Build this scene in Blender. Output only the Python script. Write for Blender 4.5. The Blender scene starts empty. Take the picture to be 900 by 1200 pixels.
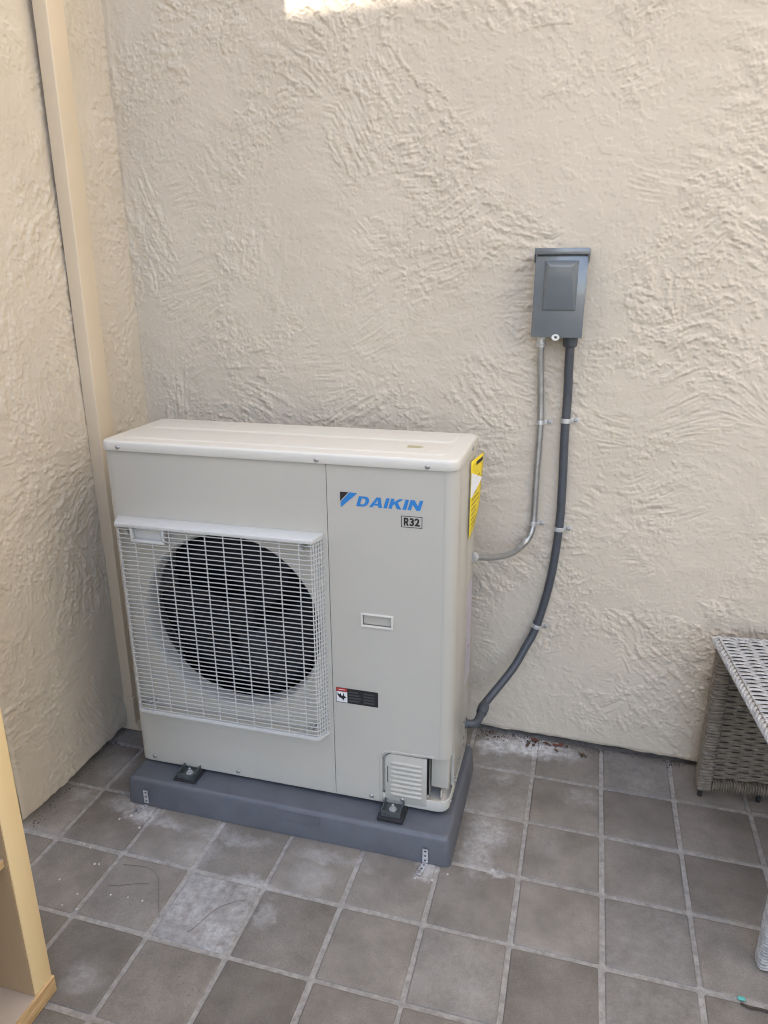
import bpy, bmesh, math, random
import numpy as np
from mathutils import Vector, Matrix

S = bpy.context.scene
COL = S.collection
R = math.radians
random.seed(11)

# ------------------------------------------------------------------ camera
cam_d = bpy.data.cameras.new('camera')
cam = bpy.data.objects.new('camera', cam_d); COL.objects.link(cam)
CYAW, CPIT, CROLL = 0.2654, 0.3209, 0.0015
fwd = Vector((-math.sin(CYAW)*math.cos(CPIT), math.cos(CYAW)*math.cos(CPIT), -math.sin(CPIT)))
rgt = Vector((math.cos(CYAW), math.sin(CYAW), 0)); upv = rgt.cross(fwd)
r2 = rgt*math.cos(CROLL)+upv*math.sin(CROLL); u2 = upv*math.cos(CROLL)-rgt*math.sin(CROLL)
mw = Matrix((r2, u2, -fwd)).transposed().to_4x4(); mw.translation = (1.1988, -1.6012, 1.5049)
cam.matrix_world = mw
cam_d.sensor_fit = 'VERTICAL'; cam_d.sensor_height = 36; cam_d.lens = 851.66/1200*36
cam_d.clip_start = 0.02; cam_d.clip_end = 2000
S.camera = cam

# ------------------------------------------------------------------ sky, sun, exposure
SUN_EL = R(42)
SUN_DIR = Vector((0.581*math.cos(SUN_EL), 0.814*math.cos(SUN_EL), -math.sin(SUN_EL)))   # the way the light travels
W = bpy.data.worlds.new('World'); S.world = W; W.use_nodes = True
wn = W.node_tree.nodes; wl = W.node_tree.links
bg = wn['Background']; sky = wn.new('ShaderNodeTexSky'); sky.sky_type = 'NISHITA'
sky.sun_disc = False; sky.sun_elevation = SUN_EL
sky.sun_rotation = math.atan2(-SUN_DIR.x, -SUN_DIR.y)
sky.air_density = 0.8; sky.dust_density = 1.2; sky.ozone_density = 0.3
bg.inputs['Strength'].default_value = 0.15
wl.new(sky.outputs[0], bg.inputs['Color'])
sun_d = bpy.data.lights.new('sun', 'SUN'); sun_d.energy = 5.0; sun_d.angle = R(0.45); sun_d.color = (1, .93, .82)
sun = bpy.data.objects.new('sun', sun_d); COL.objects.link(sun)
sun.rotation_euler = SUN_DIR.to_track_quat('-Z', 'Y').to_euler(); sun.location = (-4, -6, 8)
S.view_settings.view_transform = 'Standard'; S.view_settings.look = 'None'
S.view_settings.gamma = 1; S.view_settings.use_curve_mapping = False
S.view_settings.exposure = 2.0
S.render.engine = 'CYCLES'
S.cycles.use_denoising = True; S.cycles.filter_width = 1.1
S.cycles.max_bounces = 10; S.cycles.diffuse_bounces = 6
S.cycles.caustics_reflective = False; S.cycles.caustics_refractive = False

# ------------------------------------------------------------------ materials
def new_mat(name):
    m = bpy.data.materials.new(name); m.use_nodes = True
    return m, m.node_tree.nodes, m.node_tree.links, m.node_tree.nodes['Principled BSDF']

def noise_node(n, l, scale, detail=4, rough=.55, coord='Object', stretch=None, obj=None):
    t = n.new('ShaderNodeTexCoord'); x = n.new('ShaderNodeTexNoise')
    x.inputs['Scale'].default_value = scale; x.inputs['Detail'].default_value = detail
    x.inputs['Roughness'].default_value = rough
    src = t.outputs[coord]
    if stretch:
        mp = n.new('ShaderNodeMapping'); mp.inputs['Scale'].default_value = stretch
        l.new(src, mp.inputs['Vector']); src = mp.outputs['Vector']
    l.new(src, x.inputs['Vector'])
    return x

def plain(name, col, rough=.5, metal=0., var=.06, scale=25, bump=0., bscale=300, coat=0., stretch=None, spec=.5):
    """paint, plastic, metal ...: base colour with uneven tone, uneven gloss, fine relief"""
    m, n, l, b = new_mat(name)
    b.inputs['Metallic'].default_value = metal
    b.inputs['Specular IOR Level'].default_value = spec
    if coat: b.inputs['Coat Weight'].default_value = coat
    nz = noise_node(n, l, scale, 5, .6, stretch=stretch)
    r = n.new('ShaderNodeValToRGB')
    r.color_ramp.elements[0].position = .3; r.color_ramp.elements[1].position = .72
    r.color_ramp.elements[0].color = [c*(1-var) for c in col]+[1]
    r.color_ramp.elements[1].color = [min(1, c*(1+var)) for c in col]+[1]
    l.new(nz.outputs['Fac'], r.inputs['Fac']); l.new(r.outputs['Color'], b.inputs['Base Color'])
    mr = n.new('ShaderNodeMapRange'); mr.inputs['To Min'].default_value = max(.03, rough-.08); mr.inputs['To Max'].default_value = min(1, rough+.08)
    l.new(nz.outputs['Fac'], mr.inputs['Value']); l.new(mr.outputs['Result'], b.inputs['Roughness'])
    if bump:
        nb = noise_node(n, l, bscale, 3, .5, stretch=stretch)
        bp = n.new('ShaderNodeBump'); bp.inputs['Strength'].default_value = 1; bp.inputs['Distance'].default_value = bump
        l.new(nb.outputs['Fac'], bp.inputs['Height']); l.new(bp.outputs['Normal'], b.inputs['Normal'])
    return m

def stain_sum(n, l, spots, pos):
    """dust of given places: sum of soft noisy patches (x, y, radius x, radius y, strength)"""
    tot = None
    warp = n.new('ShaderNodeTexNoise'); warp.inputs['Scale'].default_value = 16; warp.inputs['Detail'].default_value = 6
    warp.inputs['Roughness'].default_value = .7
    l.new(pos, warp.inputs['Vector'])
    wv = n.new('ShaderNodeVectorMath'); wv.operation = 'MULTIPLY_ADD'
    wv.inputs[1].default_value = (.12, .12, 0); l.new(warp.outputs['Color'], wv.inputs[0]); l.new(pos, wv.inputs[2])
    for (x, y, rx, ry, s) in spots:
        a = n.new('ShaderNodeVectorMath'); a.operation = 'SUBTRACT'; a.inputs[1].default_value = (x+.06, y+.06, 0)
        l.new(wv.outputs[0], a.inputs[0])
        c = n.new('ShaderNodeVectorMath'); c.operation = 'MULTIPLY'; c.inputs[1].default_value = (1/rx, 1/ry, 0)
        l.new(a.outputs[0], c.inputs[0])
        d = n.new('ShaderNodeVectorMath'); d.operation = 'LENGTH'; l.new(c.outputs[0], d.inputs[0])
        mr = n.new('ShaderNodeMapRange'); mr.interpolation_type = 'SMOOTHSTEP'
        mr.inputs['From Min'].default_value = 1.15; mr.inputs['From Max'].default_value = .25
        mr.inputs['To Min'].default_value = 0; mr.inputs['To Max'].default_value = s
        l.new(d.outputs['Value'], mr.inputs['Value'])
        if tot is None: tot = mr.outputs['Result']
        else:
            ad = n.new('ShaderNodeMath'); ad.operation = 'MAXIMUM'; l.new(tot, ad.inputs[0]); l.new(mr.outputs['Result'], ad.inputs[1]); tot = ad.outputs[0]
    return tot

DUST = [(1.13, .505, .18, .065, 1.3), (1.01, .48, .08, .06, 1.2), (1.05, .09, .085, .085, .6), (1.045, .2, .06, .07, .25),
        (.91, -.105, .035, .04, .95), (.07, -.11, .065, .045, .95), (.16, -.12, .07, .03, .5), (1.085, -.058, .04, .018, .9),
        (-.01, -.085, .07, .05, .5), (-.16, -.08, .05, .04, .45), (.48, -.255, .07, .03, .45), (.55, -.34, .03, .06, .35),
        (.35, -.13, .16, .03, .35), (.65, -.13, .14, .025, .3), (1.03, .02, .05, .16, .45), (1.06, .33, .06, .07, .4), (.62, -.2, .07, .06, .25), (.3, -.2, .08, .06, .25), (1.30, .3, .06, .06, .3), (1.2, .1, .06, .09, .15), (.23, -.61, .06, .05, .25), (-.12, .05, .07, .08, .25)]

def floor_mat(name, c0, c1, tile):
    m, n, l, b = new_mat(name)
    geo = n.new('ShaderNodeNewGeometry'); pos = geo.outputs['Position']
    def nz(scale, detail=5, rough=.6):
        x = n.new('ShaderNodeTexNoise'); x.inputs['Scale'].default_value = scale; x.inputs['Detail'].default_value = detail
        x.inputs['Roughness'].default_value = rough; l.new(pos, x.inputs['Vector']); return x
    r = n.new('ShaderNodeValToRGB'); e = r.color_ramp.elements
    e[0].position = .32; e[1].position = .70; e[0].color = (*c0, 1); e[1].color = (*c1, 1)
    big = nz(9 if tile else 60, 7, .65); l.new(big.outputs['Fac'], r.inputs['Fac'])
    col = r.outputs['Color']
    if tile:
        oi = n.new('ShaderNodeObjectInfo'); mr = n.new('ShaderNodeMapRange'); mr.inputs['To Min'].default_value = .84; mr.inputs['To Max'].default_value = 1.16
        l.new(oi.outputs['Random'], mr.inputs['Value'])
        mu = n.new('ShaderNodeMix'); mu.data_type = 'RGBA'; mu.blend_type = 'MULTIPLY'; mu.inputs['Factor'].default_value = 1
        l.new(col, mu.inputs[6]); l.new(mr.outputs['Result'], mu.inputs[7]); col = mu.outputs[2]
        gn = nz(420, 2, .5); gr_ = n.new('ShaderNodeMapRange'); gr_.inputs['From Min'].default_value = .3; gr_.inputs['From Max'].default_value = .7; gr_.inputs['To Min'].default_value = .84; gr_.inputs['To Max'].default_value = 1.16
        l.new(gn.outputs['Fac'], gr_.inputs['Value'])
        m3 = n.new('ShaderNodeMix'); m3.data_type = 'RGBA'; m3.blend_type = 'MULTIPLY'; m3.inputs['Factor'].default_value = 1
        l.new(col, m3.inputs[6]); l.new(gr_.outputs['Result'], m3.inputs[7]); col = m3.outputs[2]
    # pale scuffs
    sc = nz(38, 8, .75); s2 = n.new('ShaderNodeMapRange'); s2.inputs['From Min'].default_value = .56; s2.inputs['From Max'].default_value = .74
    s2.inputs['To Max'].default_value = .22 if tile else .35
    l.new(sc.outputs['Fac'], s2.inputs['Value'])
    mx0 = n.new('ShaderNodeMix'); mx0.data_type = 'RGBA'; mx0.inputs[7].default_value = (.34, .33, .31, 1)
    l.new(s2.outputs['Result'], mx0.inputs['Factor']); l.new(col, mx0.inputs[6]); col = mx0.outputs[2]
    # dark specks and soil
    ds = nz(120, 3, .6); d2 = n.new('ShaderNodeMapRange'); d2.inputs['From Min'].default_value = .66; d2.inputs['From Max'].default_value = .74; d2.inputs['To Max'].default_value = .55
    l.new(ds.outputs['Fac'], d2.inputs['Value'])
    mx1 = n.new('ShaderNodeMix'); mx1.data_type = 'RGBA'; mx1.inputs[7].default_value = (.045, .04, .036, 1)
    l.new(d2.outputs['Result'], mx1.inputs['Factor']); l.new(col, mx1.inputs[6]); col = mx1.outputs[2]
    # masonry dust
    tot = stain_sum(n, l, DUST, pos)
    if tile:
        at = n.new('ShaderNodeAttribute'); at.attribute_type = 'OBJECT'; at.attribute_name = 'dust'
        cl = nz(7, 8, .62); c2 = n.new('ShaderNodeMapRange'); c2.inputs['From Min'].default_value = .25; c2.inputs['From Max'].default_value = .75; c2.inputs['To Min'].default_value = .2
        l.new(cl.outputs['Fac'], c2.inputs['Value'])
        mm = n.new('ShaderNodeMath'); mm.operation = 'MULTIPLY'; l.new(at.outputs['Fac'], mm.inputs[0]); l.new(c2.outputs['Result'], mm.inputs[1])
        ma = n.new('ShaderNodeMath'); ma.operation = 'MAXIMUM'; l.new(tot, ma.inputs[0]); l.new(mm.outputs[0], ma.inputs[1]); tot = ma.outputs[0]
    br = nz(48, 9, .72); b2 = n.new('ShaderNodeMapRange'); b2.inputs['From Min'].default_value = .30; b2.inputs['From Max'].default_value = .68; b2.inputs['To Min'].default_value = .10
    l.new(br.outputs['Fac'], b2.inputs['Value'])
    dm = n.new('ShaderNodeMath'); dm.operation = 'MULTIPLY'; dm.use_clamp = True; l.new(tot, dm.inputs[0]); l.new(b2.outputs['Result'], dm.inputs[1])
    mx2 = n.new('ShaderNodeMix'); mx2.data_type = 'RGBA'; mx2.inputs[7].default_value = (.66, .655, .645, 1)
    l.new(dm.outputs[0], mx2.inputs['Factor']); l.new(col, mx2.inputs[6])
    l.new(mx2.outputs[2], b.inputs['Base Color'])
    b.inputs['Roughness'].default_value = .62 if tile else .9
    b.inputs['Specular IOR Level'].default_value = .35 if tile else .2
    bp = n.new('ShaderNodeBump'); bp.inputs['Distance'].default_value = .0012 if tile else .003
    fine = nz(160 if tile else 260, 6, .7); l.new(fine.outputs['Fac'], bp.inputs['Height']); l.new(bp.outputs['Normal'], b.inputs['Normal'])
    bp.inputs['Strength'].default_value = .55
    return m

def stucco_mat(name, relief):
    m, n, l, b = new_mat(name)
    nz = noise_node(n, l, 2.2, 5, .6); r = n.new('ShaderNodeValToRGB'); e = r.color_ramp.elements
    e[0].position = .3; e[1].position = .7; e[0].color = (.545, .484, .393, 1); e[1].color = (.605, .541, .444, 1)
    l.new(nz.outputs['Fac'], r.inputs['Fac'])
    sp = noise_node(n, l, 55, 4, .7); s2 = n.new('ShaderNodeMapRange'); s2.inputs['From Min'].default_value = .64; s2.inputs['From Max'].default_value = .78; s2.inputs['To Max'].default_value = .25
    l.new(sp.outputs['Fac'], s2.inputs['Value'])
    mx = n.new('ShaderNodeMix'); mx.data_type = 'RGBA'; mx.inputs[7].default_value = (.44, .38, .30, 1)
    l.new(s2.outputs['Result'], mx.inputs['Factor']); l.new(r.outputs['Color'], mx.inputs[6]); l.new(mx.outputs[2], b.inputs['Base Color'])
    b.inputs['Roughness'].default_value = .8; b.inputs['Specular IOR Level'].default_value = .25
    f = noise_node(n, l, 420, 4, .6); bp = n.new('ShaderNodeBump'); bp.inputs['Distance'].default_value = .0006; bp.inputs['Strength'].default_value = .6
    l.new(f.outputs['Fac'], bp.inputs['Height']); out = bp.outputs['Normal']
    if relief:
        g = noise_node(n, l, 26, 6, .65, stretch=(1, 1, 2)); b2 = n.new('ShaderNodeBump'); b2.inputs['Distance'].default_value = .006
        l.new(g.outputs['Fac'], b2.inputs['Height']); l.new(out, b2.inputs['Normal']); out = b2.outputs['Normal']
    l.new(out, b.inputs['Normal'])
    return m

def wood_mat(name, c0, c1, scale, stretch, rough=.5, bump=.0004):
    m, n, l, b = new_mat(name)
    nz = noise_node(n, l, scale, 6, .65, stretch=stretch); r = n.new('ShaderNodeValToRGB'); e = r.color_ramp.elements
    e[0].position = .3; e[1].position = .68; e[0].color = (*c0, 1); e[1].color = (*c1, 1)
    l.new(nz.outputs['Fac'], r.inputs['Fac']); l.new(r.outputs['Color'], b.inputs['Base Color'])
    b.inputs['Roughness'].default_value = rough
    bp = n.new('ShaderNodeBump'); bp.inputs['Distance'].default_value = bump; l.new(nz.outputs['Fac'], bp.inputs['Height']); l.new(bp.outputs['Normal'], b.inputs['Normal'])
    return m

M = {}
M['stucco'] = stucco_mat('stucco', False); M['stucco_far'] = stucco_mat('stucco_far', True)
M['tile'] = floor_mat('quarry_tile', (.150, .134, .115), (.238, .215, .186), True)
M['grout'] = floor_mat('grout', (.24, .228, .208), (.42, .40, .37), False)
M['white_render'] = plain('white_render', (.74, .71, .66), .85, var=.04, scale=3, bump=.003, bscale=60)
M['soil'] = plain('soil', (.12, .095, .07), .95, var=.35, scale=8, bump=.01, bscale=40)
M['concrete_dark'] = plain('footing_concrete', (.13, .11, .095), .95, var=.4, scale=30, bump=.004, bscale=90)
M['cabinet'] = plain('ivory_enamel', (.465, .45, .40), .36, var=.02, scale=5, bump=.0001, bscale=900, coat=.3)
M['lid'] = plain('ivory_enamel_lit', (.60, .585, .53), .40, var=.015, scale=3, bump=.00006, bscale=900, coat=.08)  # cabinet enamel lightened: extra skylight on the lid put into the colour
M['pocket'] = plain('shaded_pocket', (.12, .11, .09), .6, var=.06)  # shadow inside the hand recess painted in as a dark colour
M['grille'] = plain('grille_plastic', (.54, .54, .52), .42, var=.03, scale=30)
M['shroud'] = plain('shroud_plastic', (.40, .40, .375), .55, var=.05, scale=12)
M['black'] = plain('fan_black', (.008, .008, .009), .6, var=.3, scale=20, spec=.15)
M['fan'] = plain('fan_blade_plastic', (.009, .010, .013), .45, var=.2, spec=.25, scale=10)
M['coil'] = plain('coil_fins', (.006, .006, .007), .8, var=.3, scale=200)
M['pad'] = plain('pad_composite', (.098, .106, .122), .45, spec=.6, var=.12, scale=14, bump=.0006, bscale=240)
M['galv'] = plain('galvanised_steel', (.62, .63, .64), .36, metal=.55, var=.18, scale=90, bump=.0002, bscale=200)
M['zinc'] = plain('zinc_screw', (.42, .41, .40), .4, metal=.85, var=.2, scale=200)
M['flex'] = plain('metal_conduit', (.42, .425, .42), .34, metal=.75, var=.15, scale=60)
M['conduit'] = plain('grey_conduit_jacket', (.062, .070, .083), .42, var=.10, scale=30, bump=.0003, bscale=200)
M['box'] = plain('grey_box_paint', (.135, .155, .17), .22, spec=.8, coat=.4, var=.03, scale=12, bump=.00015, bscale=700)
M['boxdark'] = plain('grey_box_shade', (.08, .09, .10), .55)
M['rubber'] = plain('black_rubber', (.018, .018, .02), .6, var=.25, scale=40)
M['bracket'] = plain('dark_bracket', (.13, .15, .155), .35, metal=.6, var=.2, scale=60)
M['duct'] = plain('duct_vinyl', (.60, .50, .365), .45, var=.03, scale=4, bump=.0002, bscale=60)
M['blue'] = plain('brand_blue', (.018, .19, .50), .5, var=.02)
M['ink'] = plain('black_ink', (.012, .012, .014), .5, var=.05)
M['inkgrey'] = plain('grey_ink', (.06, .062, .065), .6, var=.1)
M['red'] = plain('warning_red', (.42, .035, .03), .5, var=.05)
M['white'] = plain('label_white', (.74, .74, .75), .5, var=.03)
M['yellow'] = plain('tag_yellow', (.80, .62, .02), .5, var=.03)
M['foil'] = plain('foil_label', (.52, .49, .58), .3, metal=.35, var=.2, scale=60)
M['gold'] = plain('gold_print', (.38, .33, .16), .5, var=.3, scale=200)
M['lidlabel'] = plain('clear_label', (.62, .60, .53), .3, var=.04, scale=60)
M['shelf_face'] = wood_mat('melamine_maple', (.78, .575, .29), (.84, .645, .35), 9, (1, 1, .08), .45, .0001)
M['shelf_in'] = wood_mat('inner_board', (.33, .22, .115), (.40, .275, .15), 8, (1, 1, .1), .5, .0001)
M['ply'] = wood_mat('plywood_edge', (.36, .21, .08), (.70, .50, .27), 60, (1, .15, 2.2), .7, .0006)
M['shelf_floor'] = wood_mat('shelf_board_top', (.42, .33, .25), (.52, .43, .34), 6, (.3, 1, 1), .5, .0001)
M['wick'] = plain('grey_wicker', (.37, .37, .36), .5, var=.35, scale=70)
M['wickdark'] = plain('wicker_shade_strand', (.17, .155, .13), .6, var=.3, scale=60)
M['wickshaded'] = plain('shaded_wicker', (.17, .148, .118), .55, var=.35, scale=60)  # darker brown paints in the shade below the table top
M['leaf'] = plain('dry_leaf', (.13, .045, .028), .8, var=.5, scale=60)
M['leaf2'] = plain('brown_leaf', (.10, .065, .035), .85, var=.4, scale=60)
M['crumb'] = plain('plaster_crumb', (.55, .53, .49), .9, var=.2, scale=200)
M['wire'] = plain('wire_scrap', (.11, .09, .07), .5, var=.2)
M['twig'] = plain('twig_bark', (.05, .035, .025), .9, var=.4, scale=90)
M['teal'] = plain('teal_plastic', (.12, .48, .42), .5)
M['winglass'] = plain('window_glass', (.03, .04, .05), .06, var=.1)
M['trim'] = plain('white_trim', (.7, .68, .64), .5)
M['rooftile'] = plain('roof_tile', (.22, .11, .07), .85, var=.3, scale=9, bump=.01, bscale=12)

# ------------------------------------------------------------------ mesh helpers
class MB:
    def __init__(s, off=(0, 0, 0)):
        s.v = []; s.f = []; s.o = off
    def add(s, vs, fs):
        k = len(s.v); o = s.o
        s.v += [(a[0]-o[0], a[1]-o[1], a[2]-o[2]) for a in vs]
        s.f += [tuple(i+k for i in f) for f in fs]
    def box(s, a, b):
        (x0, y0, z0), (x1, y1, z1) = a, b
        s.add([(x0,y0,z0),(x1,y0,z0),(x1,y1,z0),(x0,y1,z0),(x0,y0,z1),(x1,y0,z1),(x1,y1,z1),(x0,y1,z1)],
              [(0,3,2,1),(4,5,6,7),(0,1,5,4),(1,2,6,5),(2,3,7,6),(3,0,4,7)])
    def loft(s, rings, cap0=True, cap1=True, close=True):
        n = len(rings[0]); vs = [p for r in rings for p in r]; fs = []
        for k in range(len(rings)-1):
            for i in range(n if close else n-1):
                j = (i+1) % n
                fs.append((k*n+i, k*n+j, (k+1)*n+j, (k+1)*n+i))
        if cap0: fs.append(tuple(reversed(range(n))))
        if cap1: fs.append(tuple((len(rings)-1)*n+i for i in range(n)))
        s.add(vs, fs)
    def tube(s, path, r, n=10, caps=True, flat=1.0):
        P = [Vector(p) for p in path]; rings = []; up = None
        for i, p in enumerate(P):
            t = (P[min(i+1, len(P)-1)]-P[max(i-1, 0)]).normalized()
            if up is None:
                up = Vector((0, 0, 1)) if abs(t.z) < .9 else Vector((0, 1, 0))
            a = (up-t*up.dot(t)).normalized(); b = t.cross(a); up = a
            rr = r[i] if isinstance(r, (list, tuple)) else r
            rings.append([tuple(p+(a*math.cos(2*math.pi*k/n)*flat+b*math.sin(2*math.pi*k/n))*rr) for k in range(n)])
        s.loft(rings, caps, caps)
    def cyl(s, c, ax, r, h, n=16, r1=None):
        c = Vector(c); ax = Vector(ax).normalized()
        s.tube([c, c+ax*h], [r, r if r1 is None else r1], n)
    def build(s, name, mat, parent=None, smooth=False, bevel=0, seg=2, loc=None, rot=None):
        me = bpy.data.meshes.new(name); me.from_pydata(s.v, [], s.f); 
        bm = bmesh.new(); bm.from_mesh(me)
        bmesh.ops.recalc_face_normals(bm, faces=bm.faces)
        if bevel:
            es = [e for e in bm.edges if len(e.link_faces) == 2 and e.calc_face_angle(0) > .6]
            bmesh.ops.bevel(bm, geom=es, offset=bevel, segments=seg, affect='EDGES', profile=.5, clamp_overlap=True)
        bm.to_mesh(me); bm.free()
        return link(name, me, mat, parent, smooth or bool(bevel), loc, rot)

def link(name, me, mat, parent=None, smooth=False, loc=None, rot=None):
    if mat is not None:
        me.materials.clear(); me.materials.append(M[mat] if isinstance(mat, str) else mat)
    if smooth:
        me.shade_smooth()
        try: me.set_sharp_from_angle(angle=R(38))
        except Exception: pass
    o = bpy.data.objects.new(name, me); COL.objects.link(o)
    if parent is not None: o.parent = parent
    if loc is not None: o.location = loc
    if rot is not None: o.rotation_euler = rot
    return o

def thing(name, label, cat, loc=(0, 0, 0), rot=(0, 0, 0), group=None):
    o = bpy.data.objects.new(name, None); COL.objects.link(o); o.empty_display_size = .05
    o.location = loc; o.rotation_euler = rot
    tag(o, label, cat, group); return o
def tag(o, label, cat, group=None):
    o['label'] = label; o['category'] = cat
    if group: o['group'] = group
    return o

def rrect(x0, x1, y0, y1, rad, z, n=5):
    """rounded rectangle ring at height z; rad = (x0y0, x1y0, x1y1, x0y1)"""
    pts = []
    for (cx, cy, r, a0) in ((x0+rad[0], y0+rad[0], rad[0], 180), (x1-rad[1], y0+rad[1], rad[1], 270), (x1-rad[2], y1-rad[2], rad[2], 0), (x0+rad[3], y1-rad[3], rad[3], 90)):
        for k in range(n+1):
            a = R(a0+90*k/n); pts.append((cx+r*math.cos(a), cy+r*math.sin(a), z))
    return pts

def spline(pts, m=8):
    P = [Vector(p) for p in pts]; P = [2*P[0]-P[1]]+P+[2*P[-1]-P[-2]]; out = []
    for i in range(1, len(P)-2):
        for k in range(m):
            t = k/m; a, b, c, d = P[i-1], P[i], P[i+1], P[i+2]
            out.append(.5*((2*b)+(c-a)*t+(2*a-5*b+4*c-d)*t*t+(3*b-a-3*c+d)*t**3))
    out.append(P[-2]); return out

def curve_mesh(polys, extrude=0.0):
    cu = bpy.data.curves.new('tmp', 'CURVE'); cu.dimensions = '2D'; cu.fill_mode = 'BOTH' if extrude else 'FRONT'; cu.extrude = extrude
    for p in polys:
        sp = cu.splines.new('POLY'); sp.points.add(len(p)-1); sp.use_cyclic_u = True
        for q, (x, y) in zip(sp.points, p): q.co = (x, y, 0, 1)
    o = bpy.data.objects.new('tmp', cu); COL.objects.link(o)
    dg = bpy.context.evaluated_depsgraph_get(); me = bpy.data.meshes.new_from_object(o.evaluated_get(dg))
    bpy.data.objects.remove(o); bpy.data.curves.remove(cu); return me

def text_mesh(txt, size, bold=0.0, sx=1.0):
    cu = bpy.data.curves.new('tmp', 'FONT'); cu.body = txt; cu.size = size; cu.offset = bold; cu.fill_mode = 'FRONT'
    o = bpy.data.objects.new('tmp', cu); COL.objects.link(o); bpy.context.view_layer.update()
    dg = bpy.context.evaluated_depsgraph_get(); me = bpy.data.meshes.new_from_object(o.evaluated_get(dg))
    bpy.data.objects.remove(o); bpy.data.curves.remove(cu)
    for v in me.vertices: v.co.x *= sx
    return me

# ------------------------------------------------------------------ stucco relief
def blur(a, sx, sy=None):
    sy = sx if sy is None else sy
    fx = np.fft.rfftfreq(a.shape[1]); fy = np.fft.fftfreq(a.shape[0])
    g = np.exp(-2*math.pi**2*((fx[None, :]*sx)**2+(fy[:, None]*sy)**2))
    return np.fft.irfft2(np.fft.rfft2(a)*g, s=a.shape)
def nrm(a): return (a-a.mean())/(a.std()+1e-12)
def sstep(a, b, x):
    t = np.clip((x-a)/(b-a), 0, 1); return t*t*(3-2*t)

def stucco(nu, nv, res, seed, bias=.1, fine=.85):
    """hand-trowelled skip coat: height in metres on a grid (rows go up)"""
    rg = np.random.default_rng(seed); W_ = lambda: rg.standard_normal((nv, nu))
    px = .003/res*fine
    yy, xx = np.mgrid[0:nv, 0:nu].astype(np.float32)
    wx = nrm(blur(W_(), 26*px))*16*px; wy = nrm(blur(W_(), 26*px))*16*px
    ncell = max(6, int(nu*nv*res*res/.05))
    cx = rg.uniform(0, nu, ncell); cy = rg.uniform(0, nv, ncell); ca = rg.normal(0, .75, ncell); cd = rg.normal(0, .55, ncell); ck = rg.uniform(0, 1, ncell)
    best = np.full((nv, nu), 1e12, np.float32); idx = np.zeros((nv, nu), np.int32)
    for i in range(ncell):
        d = (xx+wx-cx[i])**2+(yy+wy-cy[i])**2; k = d < best; best[k] = d[k]; idx[k] = i
    th = bias+ca[idx]*.8+nrm(blur(W_(), 45*px))*.42
    # strokes bend: add the curl of an arc about each patch's centre
    th = th+((xx-cx[idx])*.004/px)*np.sign(ck[idx]-.5)
    c, s = np.cos(th), np.sin(th)
    def lic(src, L):
        acc = src.copy(); cnt = 1
        for sg in (1, -1):
            x = xx.copy(); y = yy.copy()
            for k in range(L):
                xi = np.clip(np.rint(x), 0, nu-1).astype(np.int32); yi = np.clip(np.rint(y), 0, nv-1).astype(np.int32)
                x = x+sg*c[yi, xi]; y = y+sg*s[yi, xi]
                xi = np.clip(np.rint(x), 0, nu-1).astype(np.int32); yi = np.clip(np.rint(y), 0, nv-1).astype(np.int32)
                acc += src[yi, xi]; cnt += 1
        return nrm(acc/cnt)
    streak = lic(blur(W_(), .8*px), int(9*px))
    body = lic(blur(W_(), 1.9*px), int(8*px)); long_ = lic(blur(W_(), 2.4*px), int(18*px))
    crumb = nrm(blur(W_(), .85*px)); rag = nrm(blur(W_(), 1.9*px)); mid = nrm(blur(W_(), 7*px))
    cover = nrm(blur(W_(), 22*px))*.6+cd[idx]*.7
    rough = sstep(-1.05, .75, cover)
    # knocked-down plaster: flat islands in steps with ragged edges, long torn lips along the strokes
    f = (body*.50+long_*.34+rag*.34+crumb*.30)*(.34+.66*rough)+mid*.42
    st = lambda t: sstep(-.03, .03, f-t)
    h1 = st(-.72)*.8+st(.02)+st(.66)+st(1.35)*.9
    lip = st(.02)*(1-st(.02))+st(.66)*(1-st(.66))
    grit = sstep(1.3, 1.6, crumb+.4*rag)
    comb = sstep(.25, 1.1, nrm(blur(W_(), 16*px))+cd[idx]*.6)
    h = (.0008+.0005*rough)*h1+.0012*lip*(.3+.7*rough)+.0007*grit*rough+.0006*streak*comb+.00006*streak+.00006*crumb+.0004*nrm(blur(W_(), 60*px))
    return blur(h, .2)

def relief_mesh(name, nu, nv, fn, mat, parent):
    """grid mesh with vertex positions from fn(u index grid, v index grid)"""
    P = fn().reshape(-1, 3).astype(np.float32)
    i = np.arange(nv*nu).reshape(nv, nu)
    q = np.stack([i[:-1, :-1], i[:-1, 1:], i[1:, 1:], i[1:, :-1]], -1).reshape(-1, 4).astype(np.int32)
    me = bpy.data.meshes.new(name)
    me.vertices.add(len(P)); me.vertices.foreach_set('co', P.ravel())
    me.loops.add(q.size); me.loops.foreach_set('vertex_index', q.ravel())
    me.polygons.add(len(q)); me.polygons.foreach_set('loop_start', np.arange(0, q.size, 4, dtype=np.int32))
    me.update(calc_edges=True); me.shade_smooth()
    return link(name, me, mat, parent)

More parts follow.
